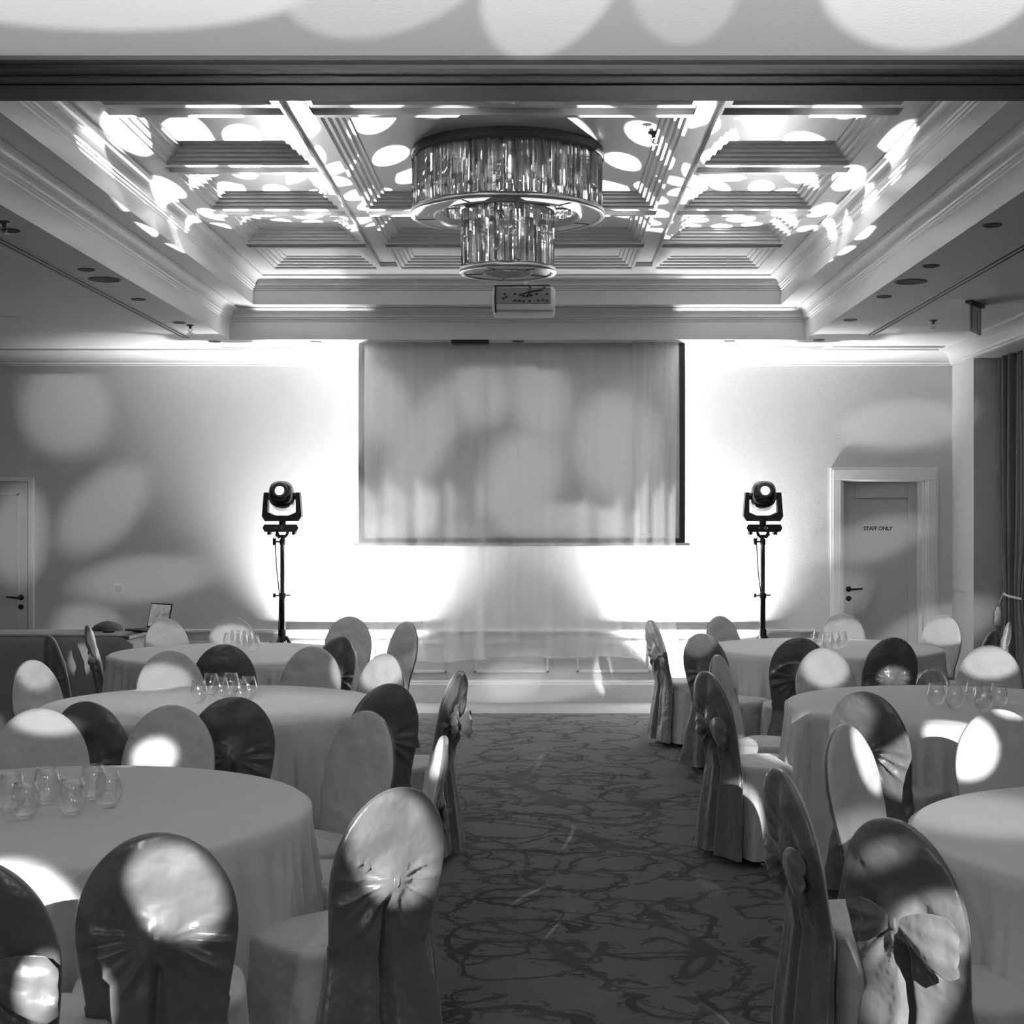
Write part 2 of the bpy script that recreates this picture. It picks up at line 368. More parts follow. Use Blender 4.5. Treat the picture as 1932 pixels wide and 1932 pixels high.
# ceiling: flat sides, stepped tray, coffers
bm = bmesh.new()
box(bm, LW-.2, TX0, 3.7, BW, ZC, ZC+.04)
box(bm, TX1, RW, 3.7, BW, ZC, ZC+.04)
box(bm, TX0, TX1, 3.7, TY0, ZC, ZC+.04)
box(bm, TX0, TX1, TY1, BW, ZC, ZC+.04)
box(bm, LW-.2, RW, -8.2, 3.7, 3.62, 3.66)
box(bm, LW-.2, RW, 3.66, 3.7, ZC+.04, 3.66)
struct('ceiling', bm, 'plaster')
Z2, Z3 = 3.46, 3.695
bm = bmesh.new()
cove = lambda e0, z0, e1, z1, n=6: [(e0+(e1-e0)*(1-math.cos(PI/2*k/n)), z0+(z1-z0)*math.sin(PI/2*k/n)) for k in range(n+1)]
prof = [(.003, ZC-.003), (.003, 3.345), (.008, 3.35), (.008, 3.362), (.018, 3.367), (.018, 3.378), (.028, 3.384)] + cove(.028, 3.384, .085, 3.448) + [(.095, 3.45), (.095, Z2)]
rings_rect(bm, TX0, TX1, TY0, TY1, prof)
struct('trim_1', bm, 'trim')
bm = bmesh.new(); rings_rect(bm, TX0, TX1, TY0, TY1, [(.095, Z2), (.25, Z2)])
e = .25
prof = [(e, Z2), (e, 3.575), (e+.008, 3.58), (e+.008, 3.592), (e+.018, 3.597), (e+.018, 3.608), (e+.028, 3.614)] + cove(e+.028, 3.614, e+.09, 3.68) + [(e+.10, 3.682), (e+.10, Z3)]
rings_rect(bm, TX0, TX1, TY0, TY1, prof)
struct('trim_2', bm, 'trim')
K = .978
gx0, gx1, gy0, gy1 = TX0+e+.10, TX1-e-.10, TY0+e+.10, TY1-e-.10
cols = [(-2.18*K, -1.335*K), (-1.13*K, .775*K), (.975*K, 1.825*K)]
rows = [(6.05, 7.505*K), (7.74*K, 8.775*K), (9.01*K, 10.015*K), (10.25*K, 11.225*K), (11.46*K, 12.39*K)]
holes = []
for c in (0, 2):
    for r in rows: holes.append((*cols[c], *r))
holes += [(cols[1][0], -.27*K, *rows[0]), (-.09*K, cols[1][1], *rows[0]), (*cols[1], rows[1][0], rows[2][1]), (*cols[1], *rows[3]), (*cols[1], *rows[4])]
xs = sorted({gx0, gx1} | {h[0] for h in holes} | {h[1] for h in holes}); ys = sorted({gy0, gy1} | {h[2] for h in holes} | {h[3] for h in holes})
chan = []
for c in cols:
    for i, r in enumerate(rows[:-1]):
        if c is cols[1] and i == 1: continue
        chan.append((c[0]-.028, c[1]+.028, r[1]+.05, rows[i+1][0]-.05))
chan.append((cols[0][1]+.04, cols[1][0]-.02, 5.95, 12.0)); chan.append((cols[1][1]+.02, cols[2][0]-.04, 5.95, 12.0))
chan.append((-.27*K+.03, -.09*K-.03, 5.95, rows[0][1]-.04))
xs = sorted(set(xs) | {h[0] for h in chan} | {h[1] for h in chan}); ys = sorted(set(ys) | {h[2] for h in chan} | {h[3] for h in chan})
bm = bmesh.new()
for xa, xb in zip(xs, xs[1:]):
    for ya, yb in zip(ys, ys[1:]):
        cx, cy = (xa+xb)/2, (ya+yb)/2
        if any(h[0] < cx < h[1] and h[2] < cy < h[3] for h in holes+chan): continue
        quad(bm, (xa, ya, Z3), (xb, ya, Z3), (xb, yb, Z3), (xa, yb, Z3))
for h in holes:
    pr = [(0, Z3)]; ee, zz = 0, Z3
    for k in range(4):
        zz += .012; pr.append((ee, zz)); ee += .009; zz += .007; pr.append((ee, zz)); ee += .018; pr.append((ee, zz))
    zz += .012; pr.append((ee, zz))
    rings_rect(bm, *h, pr, fill=True)
ZP = zz
for h in chan: rings_rect(bm, *h, [(0, Z3), (0, Z3+.036)], fill=True)
struct('trim_3', bm, 'trim')
# roof slab closes the tray
bm = bmesh.new(); box(bm, TX0-.3, TX1+.3, TY0-.05, TY1+.3, ZP+.05, ZP+.12); o = struct('ceiling_2', bm, 'plaster')
# cornice along far wall and right side
bm = bmesh.new()
cp = [(BW, 3.065), (BW-.02, 3.065), (BW-.02, 3.08), (BW-.035, 3.085)] + [(BW-.035-(.12)*(1-math.cos(PI/2*k/7)), 3.085+.095*math.sin(PI/2*k/7)) for k in range(8)] + [(BW-.165, 3.185), (BW-.165, ZC), (BW, ZC)]
sweep_x(bm, cp, LW, RW)
cr = [(RW, 3.065), (RW-.02, 3.065), (RW-.02, 3.08), (RW-.035, 3.085)] + [(RW-.035-(.12)*(1-math.cos(PI/2*k/7)), 3.085+.095*math.sin(PI/2*k/7)) for k in range(8)] + [(RW-.165, 3.185), (RW-.165, ZC), (RW, ZC)]
a = [bm.verts.new((x, 5.0, z)) for x, z in cr]; b = [bm.verts.new((x, BW, z)) for x, z in cr]
for k in range(len(cr)-1): bm.faces.new((a[k], a[k+1], b[k+1], b[k]))
bmesh.ops.recalc_face_normals(bm, faces=bm.faces)
struct('trim_4', bm, 'trim')
# folding partition track across the hall, flush with the ceiling
bm = bmesh.new()
yt = 4.97
for (ya, yb, zb) in ((0, .055, 3.185), (.055, .13, 3.172), (.13, .15, 3.192), (.15, .235, 3.172), (.235, .265, 3.186), (.265, .34, 3.176), (.34, .48, 3.183)):
    box(bm, LW, RW+.2, yt+ya, yt+yb, zb, ZC+.03)
struct('trim_5', bm, 'track')
bm = bmesh.new()
for ya in (.128, .232): box(bm, LW, RW+.2, yt+ya, yt+ya+.006, 3.168, 3.18)
struct('trim_6', bm, 'track_dark')
# dado rail, wall panels and skirting of the far wall
bm = bmesh.new()
def dado(x0, x1):
    sweep_x(bm, [(BW, .625), (BW-.015, .63), (BW-.035, .645), (BW-.035, .66), (BW, .665)], x0, x1)
for x0, x1 in ((-4.57, 2.655), (3.65, RW)): dado(x0, x1)
x = -4.3
while x < 2.4:
    for fx0, fx1, fz0, fz1 in ((x, x+.68, .535, .56), (x, x+.68, .27, .295), (x, x+.025, .27, .56), (x+.655, x+.68, .27, .56)):
        bbox(bm, fx0, fx1, BW-.018, BW, fz0, fz1, .005)
    x += .93
box(bm, 2.26, 2.66, BW-.02, BW, .3, .34)
struct('trim_7', bm, 'trim')
bm = bmesh.new()
for x0, x1 in ((LW, -4.95), (-4.57, 2.655), (3.65, RW)):
    sweep_x(bm, [(BW, 0), (BW-.03, 0), (BW-.03, .165), (BW-.022, .175), (BW-.022, .185), (BW-.008, .2), (BW, .205)], x0, x1)
struct('baseboard_back', bm, 'trim')
bm = bmesh.new(); box(bm, RW-.025, RW, 12.92, BW, 0, .19); struct('baseboard_right', bm, 'trim')

# doors
def pt(px, py): return PD(px, py, BW)
bm = bmesh.new()      # door 1: staff door, right
y0 = BW+.11
for a_ in ((DX0+.01, DX0+.13, .01, DZ-.01), (DX1-.13, DX1-.01, .01, DZ-.01), (DX0+.13, DX1-.13, .01, .2), (DX0+.13, DX1-.13, DZ-.16, DZ-.01)):
    bbox(bm, a_[0], a_[1], y0, y0+.04, a_[2], a_[3], .005)
box(bm, DX0+.12, DX1-.12, y0+.012, y0+.035, .1, DZ-.1)
d1 = struct('door_1', bm, 'door'); d1['label'] = 'grey staff door in a deep white frame, lettered in black, right end of the far wall'
bm = bmesh.new()
for xa, xb, za, zb in ((DX0-.115, DX0, 0, DZ), (DX1, DX1+.115, 0, DZ), (DX0-.115, DX1+.115, DZ, DZ+.115)):
    bbox(bm, xa, xb, BW-.02, BW+.01, za, zb, .006)
    bbox(bm, xa+(.02), xb-(.02), BW-.026, BW-.015, za, zb-(.0 if zb == DZ else .02), .004)
box(bm, DX1-.012, DX1, BW, BW+.2, 0, DZ); box(bm, DX0, DX0+.012, BW, BW+.2, 0, DZ); box(bm, DX0, DX1, BW, BW+.2, DZ-.012, DZ)
box(bm, DX1-.05, DX1-.01, BW+.07, BW+.11, 0, DZ)
struct('door_frame', bm, 'trim', d1)
def lever(parent, x, z, y, s, name='door_handle'):
    b = bmesh.new(); tube(b, [(x, y, z), (x, y-.045, z)], .011, 10)
    tube(b, [(x, y-.045, z), (x+s*.03, y-.05, z), (x+s*.12, y-.045, z+.006)], [.01, .01, .007], 8)
    tube(b, [(x, y, z), (x, y-.008, z)], .026, 16)
    obj(name, b, 'black', parent, True)
    b = bmesh.new(); tube(b, [(x, y, z-.085), (x, y-.008, z-.085)], .024, 16); obj('keyhole_plate', b, 'black', parent, True)
lever(d1, DX0+.075, 1.025, y0, 1)
cu = bpy.data.curves.new('lettering', 'FONT'); cu.body = 'STAFF ONLY'; cu.size = .05; cu.align_x = 'CENTER'; cu.extrude = .001; cu.offset = .0012; cu.space_character = .92
to = bpy.data.objects.new('lettering', cu); C.objects.link(to); cu.materials.append(M['black'])
to.rotation_euler = (PI/2, 0, 0); to.location = ((1657-VX)*13.7/F, y0+.009, 1.565); to.parent = d1; to['label'] = 'black lettering reading STAFF ONLY'
bm = bmesh.new()      # door 2: flush door at the left
bbox(bm, -5.5, -4.64, BW-.012, BW+.02, .01, 2.005, .004)
quadz = [(-5.38, -4.72, .25, .27), (-5.38, -4.72, 1.88, 1.9), (-4.74, -4.72, .25, 1.9)]
for a_ in quadz: bbox(bm, a_[0], a_[1], BW-.018, BW, a_[2], a_[3], .003)
d2 = struct('door_2', bm, 'wall'); d2['label'] = 'pale flush door with black lever handle at the left end of the far wall'
bm = bmesh.new(); bbox(bm, -4.635, -4.585, BW-.02, BW+.01, 0, 2.045, .004); bbox(bm, -5.56, -4.635, BW-.02, BW+.01, 2.01, 2.045, .004)
struct('door_frame', bm, 'trim', d2)
lever(d2, -4.70, .955, BW-.012, -1)

# window bay: dark night window, frame, pelmet edge
bm = bmesh.new(); box(bm, 4.40, 4.42, 3.0, 12.92, .45, 2.98); w1 = struct('window_1', bm, 'night')
bm = bmesh.new()
for yy in (3.0, 5.0, 7.0, 9.0, 11.0, 12.86): bbox(bm, 4.33, 4.40, yy, yy+.06, .45, 2.98, .005)
bbox(bm, 4.33, 4.40, 3.0, 12.92, .45, .52, .005); bbox(bm, 4.33, 4.40, 3.0, 12.92, 2.92, 2.98, .005)
struct('window_frame', bm, 'trim', w1)
bm = bmesh.new(); bbox(bm, 4.2, 4.40, 3.0, 12.92, .42, .45, .006); struct('window_sill', bm, 'trim', w1)

# ------------------------------------------------------------------ drapes of the window bay
def drape(name, label, cat, y0, y1, x, z0, z1, mt, tie=None, amp=.035, n=6, squeeze=.5, grp=None, seed=0):
    t = thing(name, label, cat, (x, (y0+y1)/2, z0), 0, grp)
    hw = (y1-y0)/2; rnd = random.Random(seed); ph = [rnd.uniform(0, 6) for _ in range(4)]
    def fn(u, v):
        z = (z1-z0)*v; s = 1.0
        if tie:
            dz = z+z0-tie
            s = 1-(1-squeeze)*math.exp(-(dz/(.45 if dz > 0 else .35))**2)
        a = u*2-1
        f = math.sin(a*n*PI+ph[0]+.3*math.sin(3*v+ph[1])) + .5*math.sin(a*n*2.3*PI+ph[2])
        return Vector((amp*f*(.5+.5*s), a*hw*s + (tie and (1-s)*hw*.35 or 0), z))
    bm = bmesh.new(); sheet(bm, fn, 120, 40); o = obj('curtain_cloth', bm, mt, t, True)
    sm = o.modifiers.new('s', 'SOLIDIFY'); sm.thickness = .004
    if tie:
        bm = bmesh.new(); pts = []
        yc = .35*(1-squeeze)*hw
        for k in range(25):
            a = 2*PI*k/24; pts.append((.075*math.cos(a), yc+(hw*squeeze+.02)*math.sin(a), tie-z0+.012*math.sin(a)))
        tube(bm, pts, .011, 6); tb = obj('tieback_cord', bm, 'cream', t, True)
        bm = bmesh.new(); yk = yc+hw*squeeze+.03
        tube(bm, [(-.03, yk, tie-z0), (-.05, yk+.03, tie-z0-.06), (-.055, yk+.05, tie-z0-.11)], .008, 6)
        lathe(bm, [(.001, 0), (.018, -.01), (.03, -.05), (.034, -.055), (.038, -.17), (.001, -.172)], 16, (-.055, yk+.055, tie-z0-.10))
        obj('tassel', bm, 'cream', t, True)
    return t
drape('velvet_drape', 'dark velvet drape gathered by a cream tieback with tassel, right end of the hall', 'curtain', 11.98, 12.88, 4.02, .02, 3.055, 'drape', 1.02, .05, 5, .62, seed=3)
drape('net_curtain', 'thin grey net curtain hanging straight behind the dark velvet drape', 'curtain', 10.9, 12.4, 4.22, .02, 3.03, 'drape2' if 'drape2' in M else 'drape', None, .03, 14, 1, seed=5) if False else None
M['net'] = mat('net_fabric', .22, .8, bump=(20, .1, 3))
drape('net_curtain', 'thin grey net curtain hanging straight behind the dark velvet drape', 'curtain', 11.55, 12.35, 4.22, .02, 3.03, 'net', None, .03, 9, 1, seed=5)

# ------------------------------------------------------------------ projector screen and sheer panels
t = thing('projection_screen', 'wide white projection screen with black border pulled down in front of the far wall', 'screen', (0, 13.02, 1.43))
SX0, SX1 = -1.565, 1.283
def scr(u, v): return Vector((SX0+.05+(SX1-SX0-.1)*u, .012*math.sin(PI*v)*(u-.5), .07+(1.70)*v))
bm = bmesh.new(); sheet(bm, scr, 12, 24); o = obj('screen_surface', bm, 'screen', t, True); mo = o.modifiers.new('s', 'SOLIDIFY'); mo.thickness = .002
bm = bmesh.new(); box(bm, SX0, SX0+.05, -.002, .002, .03, 1.77); box(bm, SX1-.05, SX1, -.002, .002, .03, 1.77); box(bm, SX0+.05, SX1-.05, -.002, .002, .03, .07)
obj('screen_border', bm, 'black', t)
bm = bmesh.new(); bbox(bm, SX0-.05, SX1+.04, -.02, .02, 0, .03, .008); obj('weight_bar', bm, 'plastic', t)

def voile(x0, x1, ztop, zbot, seed, label, y=12.88, n=7):
    rnd = random.Random(seed); ph = [rnd.uniform(0, 6) for _ in range(6)]; wd = x1-x0
    t = thing('sheer_curtain', label, 'curtain', ((x0+x1)/2, y, zbot), 0, 'sheer white panels over the screen')
    def fn(u, v):
        a = u*2-1; h = 1-v
        x = a*wd/2 + .012*math.sin(5*h+ph[0])*(abs(a))
        f = .020*math.sin(a*n*2.2+ph[1]+.6*math.sin(2.5*v+ph[4])) + .006*math.sin(a*n*4.1+ph[2]+v)
        return Vector((x, f*(.35+.65*(1-v*.6)), (ztop-zbot)*v + .012*math.sin(a*6+ph[5])*h))
    bm = bmesh.new(); sheet(bm, fn, 150, 30); obj('curtain_cloth', bm, 'voile', t, True)
    bm = bmesh.new()
    tube(bm, [fn(i/40, .004)+Vector((0, 0, .003)) for i in range(41)], .0035, 5); obj('hem', bm, 'voile', t, True)
voile(-1.655, -.44, 3.19, .44, 1, 'left sheer white voile panel hanging over the left third of the screen', 12.86)
voile(-.51, .87, 3.19, .47, 2, 'middle sheer white voile panel hanging over the centre of the screen', 12.90)
voile(.80, 1.195, 3.19, .50, 4, 'narrow sheer white voile panel at the right of the screen', 12.86, 4)

# ------------------------------------------------------------------ moving heads on stands
def stand(i):
    hx, hy, hz = HEADS[i]; side = ('left', 'right')[i]
    t = thing('lighting_stand', 'black tripod lighting stand carrying the %s moving head light by the far wall' % side, 'stand', (hx, hy, 0), .2*i, 'tripod lighting stands')
    bm = bmesh.new(); lathe(bm, [(.024, .62), (.024, .97), (.03, .975), (.03, 1.02), (.019, 1.025), (.019, 1.44), (.024, 1.445), (.024, 1.49), (.016, 1.5), (.016, 1.53), (0, 1.53)], 14); lathe(bm, [(0, .45), (.02, .45), (.02, .63)], 12); obj('pole', bm, 'black', t, True)
    bm = bmesh.new(); tube(bm, [(-.07, 0, 1.0), (.07, 0, 1.005)], .007, 8); tube(bm, [(-.07, -.0, 1.02), (-.07, 0, .985)], .012, 8); obj('locking_knob', bm, 'black', t, True); bm = bmesh.new()
    tube(bm, [(-.02, 0, 1.47), (-.065, 0, 1.47)], .008, 8); tube(bm, [(-.07, 0, 1.50), (-.07, 0, 1.44)], .015, 10); obj('locking_knob', bm, 'black', t, True)
    bm = bmesh.new(); lathe(bm, [(.034, .60), (.034, .70), (.026, .71)], 12); obj('leg_collar', bm, 'black', t, True)
    for k in range(3):
        a = PI/2 + 2*PI*k/3 + .5
        bm = bmesh.new(); tube(bm, [(.03*math.cos(a), .03*math.sin(a), .645), (.40*math.cos(a), .40*math.sin(a), .02)], .015, 8); tube(bm, [(.02*math.cos(a), .02*math.sin(a), .47), (.2*math.cos(a), .2*math.sin(a), .35)], .008, 6)
        lg = obj('leg', bm, 'black', t, True)
    bm = bmesh.new(); tube(bm, [(-.05, -.01, 1.58), (-.06, -.01, 1.45), (-.05, -.012, 1.25), (-.035, -.01, 1.12), (-.022, -.02, 1.0), (-.028, -.022, .7), (-.03, -.03, .3)], .005, 6); obj('power_cable', bm, 'black', t, True)
    # the lamp
    h = thing('moving_head_light', 'black moving head stage light with glowing lens on the %s stand' % side, 'stage light', (hx, hy, 1.53), 0, 'moving head lights')
    bm = bmesh.new(); pr = [(-.14, .09), (-.155, .06), (-.14, .03), (-.12, .025), (.12, .025), (.14, .03), (.155, .06), (.14, .09)]
    a = [bm.verts.new((x, -.10, z)) for x, z in pr]; b = [bm.verts.new((x, .10, z)) for x, z in pr]
    for k in range(8): bm.faces.new((a[k], a[(k+1) % 8], b[(k+1) % 8], b[k]))
    bm.faces.new(a); bm.faces.new(b[::-1]); bmesh.ops.recalc_face_normals(bm, faces=bm.faces)
    ba = obj('base', bm, 'blackgloss', h)
    for x_, z_ in ((0, .060), (.024, .060), (.012, .072), (.012, .048), (-.045, .06)):
        bm = bmesh.new(); bbox(bm, x_-.005, x_+.005, -.106, -.098, z_-.005, z_+.005, .002); obj('control_button', bm, 'plastic', ba)
    bm = bmesh.new(); bbox(bm, -.125, -.095, -.05, .05, 0, .028, .006); bbox(bm, .09, .12, -.05, .05, 0, .028, .006)
    tube(bm, [(-.05, 0, .025), (-.03, 0, -.012), (.03, 0, -.012), (.05, 0, .025)], .014, 8); tube(bm, [(-.055, -.03, .005), (-.02, -.03, -.03)], .008, 6); tube(bm, [(.055, -.03, .005), (.02, -.03, -.03)], .008, 6)
    obj('clamp', bm, 'black', h)
    bm = bmesh.new()
    out = [(-.165, .37), (-.135, .37), (-.115, .34), (-.115, .19), (-.06, .16), (.06, .16), (.115, .19), (.115, .34), (.135, .37), (.165, .37), (.172, .17), (.14, .115), (-.14, .115), (-.172, .17)]
    # u-shaped yoke extruded in depth
    outer = [(-.155, .368), (-.172, .16), (-.145, .118), (.145, .118), (.172, .16), (.155, .368)]
    inner = [(-.122, .368), (-.122, .195), (-.06, .168), (.06, .168), (.122, .195), (.122, .368)]
    for ya, yb in ((-.045, .045),):
        va = [[bm.verts.new((x, y, z)) for x, z in L_] for L_ in (outer, inner) for y in (ya, yb)]
        oa, ob, ia, ib = va
        for k in range(5):
            bm.faces.new((oa[k], oa[k+1], ia[k+1], ia[k])); bm.faces.new((ob[k], ib[k], ib[k+1], ob[k+1]))
            bm.faces.new((oa[k], ob[k], ob[k+1], oa[k+1])); bm.faces.new((ia[k], ia[k+1], ib[k+1], ib[k]))
        for k in (0, 5): bm.faces.new((oa[k], ia[k], ib[k], ob[k]))
    bmesh.ops.recalc_face_normals(bm, faces=bm.faces)
    tube(bm, [(-.125, 0, .335), (-.105, 0, .335)], .03, 12); tube(bm, [(.125, 0, .335), (.105, 0, .335)], .03, 12); tube(bm, [(0, 0, .085), (0, 0, .13)], .03, 12)
    obj('yoke', bm, 'black', h)
    # rounded head, tipped up
    bm = bmesh.new()
    def hd(u, v):
        a = 2*PI*u; s = v*2-1
        yy = .15*s; k = (1-abs(s)**5)**.4 if abs(s) < 1 else 0
        q = 2.8; ca, sa = math.cos(a), math.sin(a)
        r = (abs(ca)**q+abs(sa)**q)**(-1/q)
        return Vector((.108*r*ca*k, yy, .112*r*sa*k))
    sheet(bm, hd, 40, 26, True); bmesh.ops.recalc_face_normals(bm, faces=bm.faces)
    hb = obj('head', bm, 'blackgloss', h, True); hb.location = (0, 0, .335); hb.rotation_euler = (math.radians(-18), 0, 0)
    bm = bmesh.new(); lathe(bm, [(.07, 0), (.075, .012), (.060, .02), (.036, .012)], 28); lr = obj('lens_ring', bm, 'black', hb, True); lr.rotation_euler = (PI/2, 0, 0); lr.location = (0, -.143, 0)
    bm = bmesh.new(); lathe(bm, [(0, .022), (.022, .018), (.035, .010), (.037, 0)], 24); ln = obj('lens', bm, 'lens', hb, True); ln.rotation_euler = (PI/2, 0, 0); ln.location = (0, -.145, 0)
for i in (0, 1): stand(i)
for i, x in enumerate((-1.70, 1.38)):
    t = thing('wash_light', 'small black uplighter on the floor against the far wall, %s of the screen' % ('left', 'right')[i], 'stage light', (x, 13.30, 0), 0, 'floor uplighters at the far wall')
    bm = bmesh.new(); lathe(bm, [(0, .02), (.06, .02), (.07, .04), (.07, .13), (.06, .135), (.055, .12), (0, .12)], 20); obj('housing', bm, 'black', t, True)
    bm = bmesh.new(); bbox(bm, -.09, .09, -.02, .02, 0, .02, .004); bbox(bm, -.09, -.08, -.02, .02, 0, .1, .004); bbox(bm, .08, .09, -.02, .02, 0, .1, .004); obj('bracket', bm, 'black', t)

# ------------------------------------------------------------------ chandelier
CX, CY = -.174, 8.8*K
t = thing('chandelier', 'large two-tier round crystal drum chandelier hanging under the coffered ceiling', 'chandelier', (CX, CY, 0))
def drum(R, Rin, zt, zb, nrod, nvis, rodw, pname):
    bm = bmesh.new()
    lathe(bm, [(R+.002, zt), (R+.004, zt-.03), (R-.012, zt-.03), (R-.012, zt)], 96)
    top = obj(pname, bm, 'track', t, True)
    bm = bmesh.new(); lathe(bm, [(R-.014, zb+.03), (R+.006, zb+.03), (R+.008, zb+.006), (R+.002, zb), (R-.02, zb)], 96); obj('rim_band', bm, 'ring', top, True)
    bm = bmesh.new(); lathe(bm, [(R-.02, zb), (R-.025, zb+.006), (Rin+.02, zb+.006), (Rin+.012, zb), (Rin, zb+.004), (Rin, zb+.04)], 96); obj('bottom_plate', bm, 'ringplate', top, False)
    for k in range(5):
        a = 2*PI*k/5+.45; c_, s_ = math.cos(a), math.sin(a); bm = bmesh.new()
        tube(bm, [(c_*(Rin+.02), s_*(Rin+.02), zb+.005), (c_*(R-.02), s_*(R-.02), zb+.005)], .003, 4); obj('plate_joint', bm, 'track_dark', top)
    ra = random.Random(3)
    rest = bmesh.new()
    for k in range(nrod):
        a = -PI/2 + (k - nrod/2)*2*PI/nrod
        vis = abs(k - nrod/2) < nvis/2
        b2 = bmesh.new() if vis else rest
        n0 = len(b2.verts)
        zt2, zb2 = zt-.025, zb+.032+ra.uniform(0, .012); tw = ra.uniform(-1.05, 1.05); jr = ra.uniform(-.006, .004)
        va, vb = [], []
        for q in range(3):
            an = a + 2*PI*q/3 + tw + PI/3
            x = (R-.018+jr)*math.cos(a) + rodw*math.cos(an); y = (R-.018+jr)*math.sin(a) + rodw*math.sin(an)
            va.append(b2.verts.new((x, y, zb2))); vb.append(b2.verts.new((x, y, zt2)))
        for q in range(3): b2.faces.new((va[q], va[(q+1) % 3], vb[(q+1) % 3], vb[q]))
        b2.faces.new(va[::-1]); b2.faces.new(vb)
        if vis: obj('crystal_rod', b2, 'crystal', top)
    o = obj('rear_crystal_rods', rest, 'crystal', top); o['kind'] = 'stuff'
ZT = 1.65+(2.15)*K; ZB = 1.65+1.79*K; ZI = 1.65+1.455*K
drum(.565*K, .417*K, ZT, ZB, 116, 62, .0165, 'outer_drum')
drum(.278*K, .13*K, ZB+.06, ZI, 58, 34, .0165, 'inner_drum')
bm = bmesh.new(); lathe(bm, [(0, ZP-.001), (.55, ZP-.001), (.55, ZP-.03), (.50, ZT-.02), (0, ZT-.02)], 64); obj('ceiling_canopy', bm, 'track', t, False)
bm = bmesh.new()
for k in range(8):
    a = 2*PI*k/8; tube(bm, [(.24*math.cos(a), .24*math.sin(a), ZT-.02), (.24*math.cos(a), .24*math.sin(a), ZB+.05)], .006, 6)
    tube(bm, [(0, 0, ZB+.05), (.54*math.cos(a), .54*math.sin(a), ZB+.05)], .005, 6)
obj('inner_frame', bm, 'chrome', t)
bm = bmesh.new()
for R_, n_, z_ in ((.48, 10, ZB+.16), (.19, 6, ZI+.16)):
    for k in range(n_):
        a = 2*PI*k/n_; lathe(bm, [(0, -.05), (.013, -.045), (.017, 0), (.012, .04), (0, .05)], 8, (R_*math.cos(a), R_*math.sin(a), z_))
obj('lamp_bulb', bm, 'plastic', t, True)

# ------------------------------------------------------------------ projector
pj = PD(988, 588, 10.2); pz = pj.z
t = thing('projector', 'white ceiling projector seen from behind, hanging beyond the chandelier', 'projector', (pj.x, pj.y, pz))
bm = bmesh.new(); bbox(bm, -.215, .215, 0, .34, 0, .17, .02); pb = obj('housing', bm, 'plastic', t, True)
bm = bmesh.new(); bbox(bm, -.20, .185, -.006, .01, .055, .165, .004); obj('rear_panel', bm, 'grey', t)
M['midgrey'] = mat('port_panel', .22, .5); t.children[1].data.materials[0] = M['midgrey']
bm = bmesh.new()
for i, (x, z) in enumerate([(-.13, .12), (-.12, .10), (-.14, .09), (-.06, .12), (-.02, .115), (.0, .105), (-.06, .075), (-.03, .075), (0, .07), (.04, .072), (.10, .075), (.13, .08), (.16, .12), (.09, .12), (.05, .11), (.16, .075)]):
    bbox(bm, x-.009, x+.009, -.012, -.004, z-.006, z+.006, .002)
obj('port_socket', bm, 'black', t)
bm = bmesh.new(); tube(bm, [(-.19, -.01, .18), (-.195, -.012, .1), (-.19, -.02, -.01)], .006, 6); tube(bm, [(-.2, -.01, .175), (.18, -.01, .178)], .006, 6)
tube(bm, [(.02, -.02, .10), (.05, -.05, .13), (.12, -.05, .14), (.16, -.03, .18)], .007, 6); tube(bm, [(-.03, -.02, .11), (.03, -.05, .125), (.05, -.03, .16), (.02, -.01, .18)], .005, 6); obj('cable', bm, 'black', t, True)
bm = bmesh.new(); tube(bm, [(0, .15, .165), (0, .15, Z3+.03-pz)], .02, 12); bbox(bm, -.1, .1, .08, .24, .165, .19, .005); obj('ceiling_mount', bm, 'plastic', t)

# ------------------------------------------------------------------ ceiling fittings
def ceil_disc(px, py, r, name, label, cat, mt, grp):
    p = P(px, py, ZC)
    t = thing(name, label, cat, (p.x, p.y, ZC), 0, grp)
    bm = bmesh.new(); lathe(bm, [(r, 0), (r, -.004), (r*.88, -.007), (r*.82, -.003)], 32); obj('trim_ring', bm, 'grey', t, True)
    bm = bmesh.new(); lathe(bm, [(r*.84, -.002), (0, -.003)], 32); obj('face', bm, mt, t)
for px, py, lab in ((198, 527, 'left'), (1718, 531, 'right')):
    ceil_disc(px, py, .105, 'ceiling_speaker', 'large round speaker grille in the %s side ceiling' % lab, 'speaker', 'speaker', 'ceiling speakers')
for px, py, lab in ((20, 434, 'left side ceiling, beside the sprinkler at the frame edge'), (163, 508, 'left side ceiling, just before the speaker'), (261, 564, 'left side ceiling, just beyond the speaker'), (338, 608, 'left side ceiling, beside the far sprinkler'), (405, 644, 'left side ceiling, nearest the far wall'),
                    (1872, 424, 'right side ceiling, nearest the camera'), (1757, 501, 'right side ceiling, just before the speaker'), (1668, 559, 'right side ceiling, just beyond the speaker'), (1604, 603, 'right side ceiling, second from the far wall'), (1545, 641, 'right side ceiling, nearest the far wall'),
                    (596, 644, 'ceiling strip above the left wash of light'), (978, 643.5, 'ceiling strip above the middle of the screen'), (1376, 643, 'ceiling strip right of the screen')):
    ceil_disc(px, py, .052, 'downlight', 'small round recessed downlight in the ' + lab, 'downlight', 'grey', 'recessed downlights')
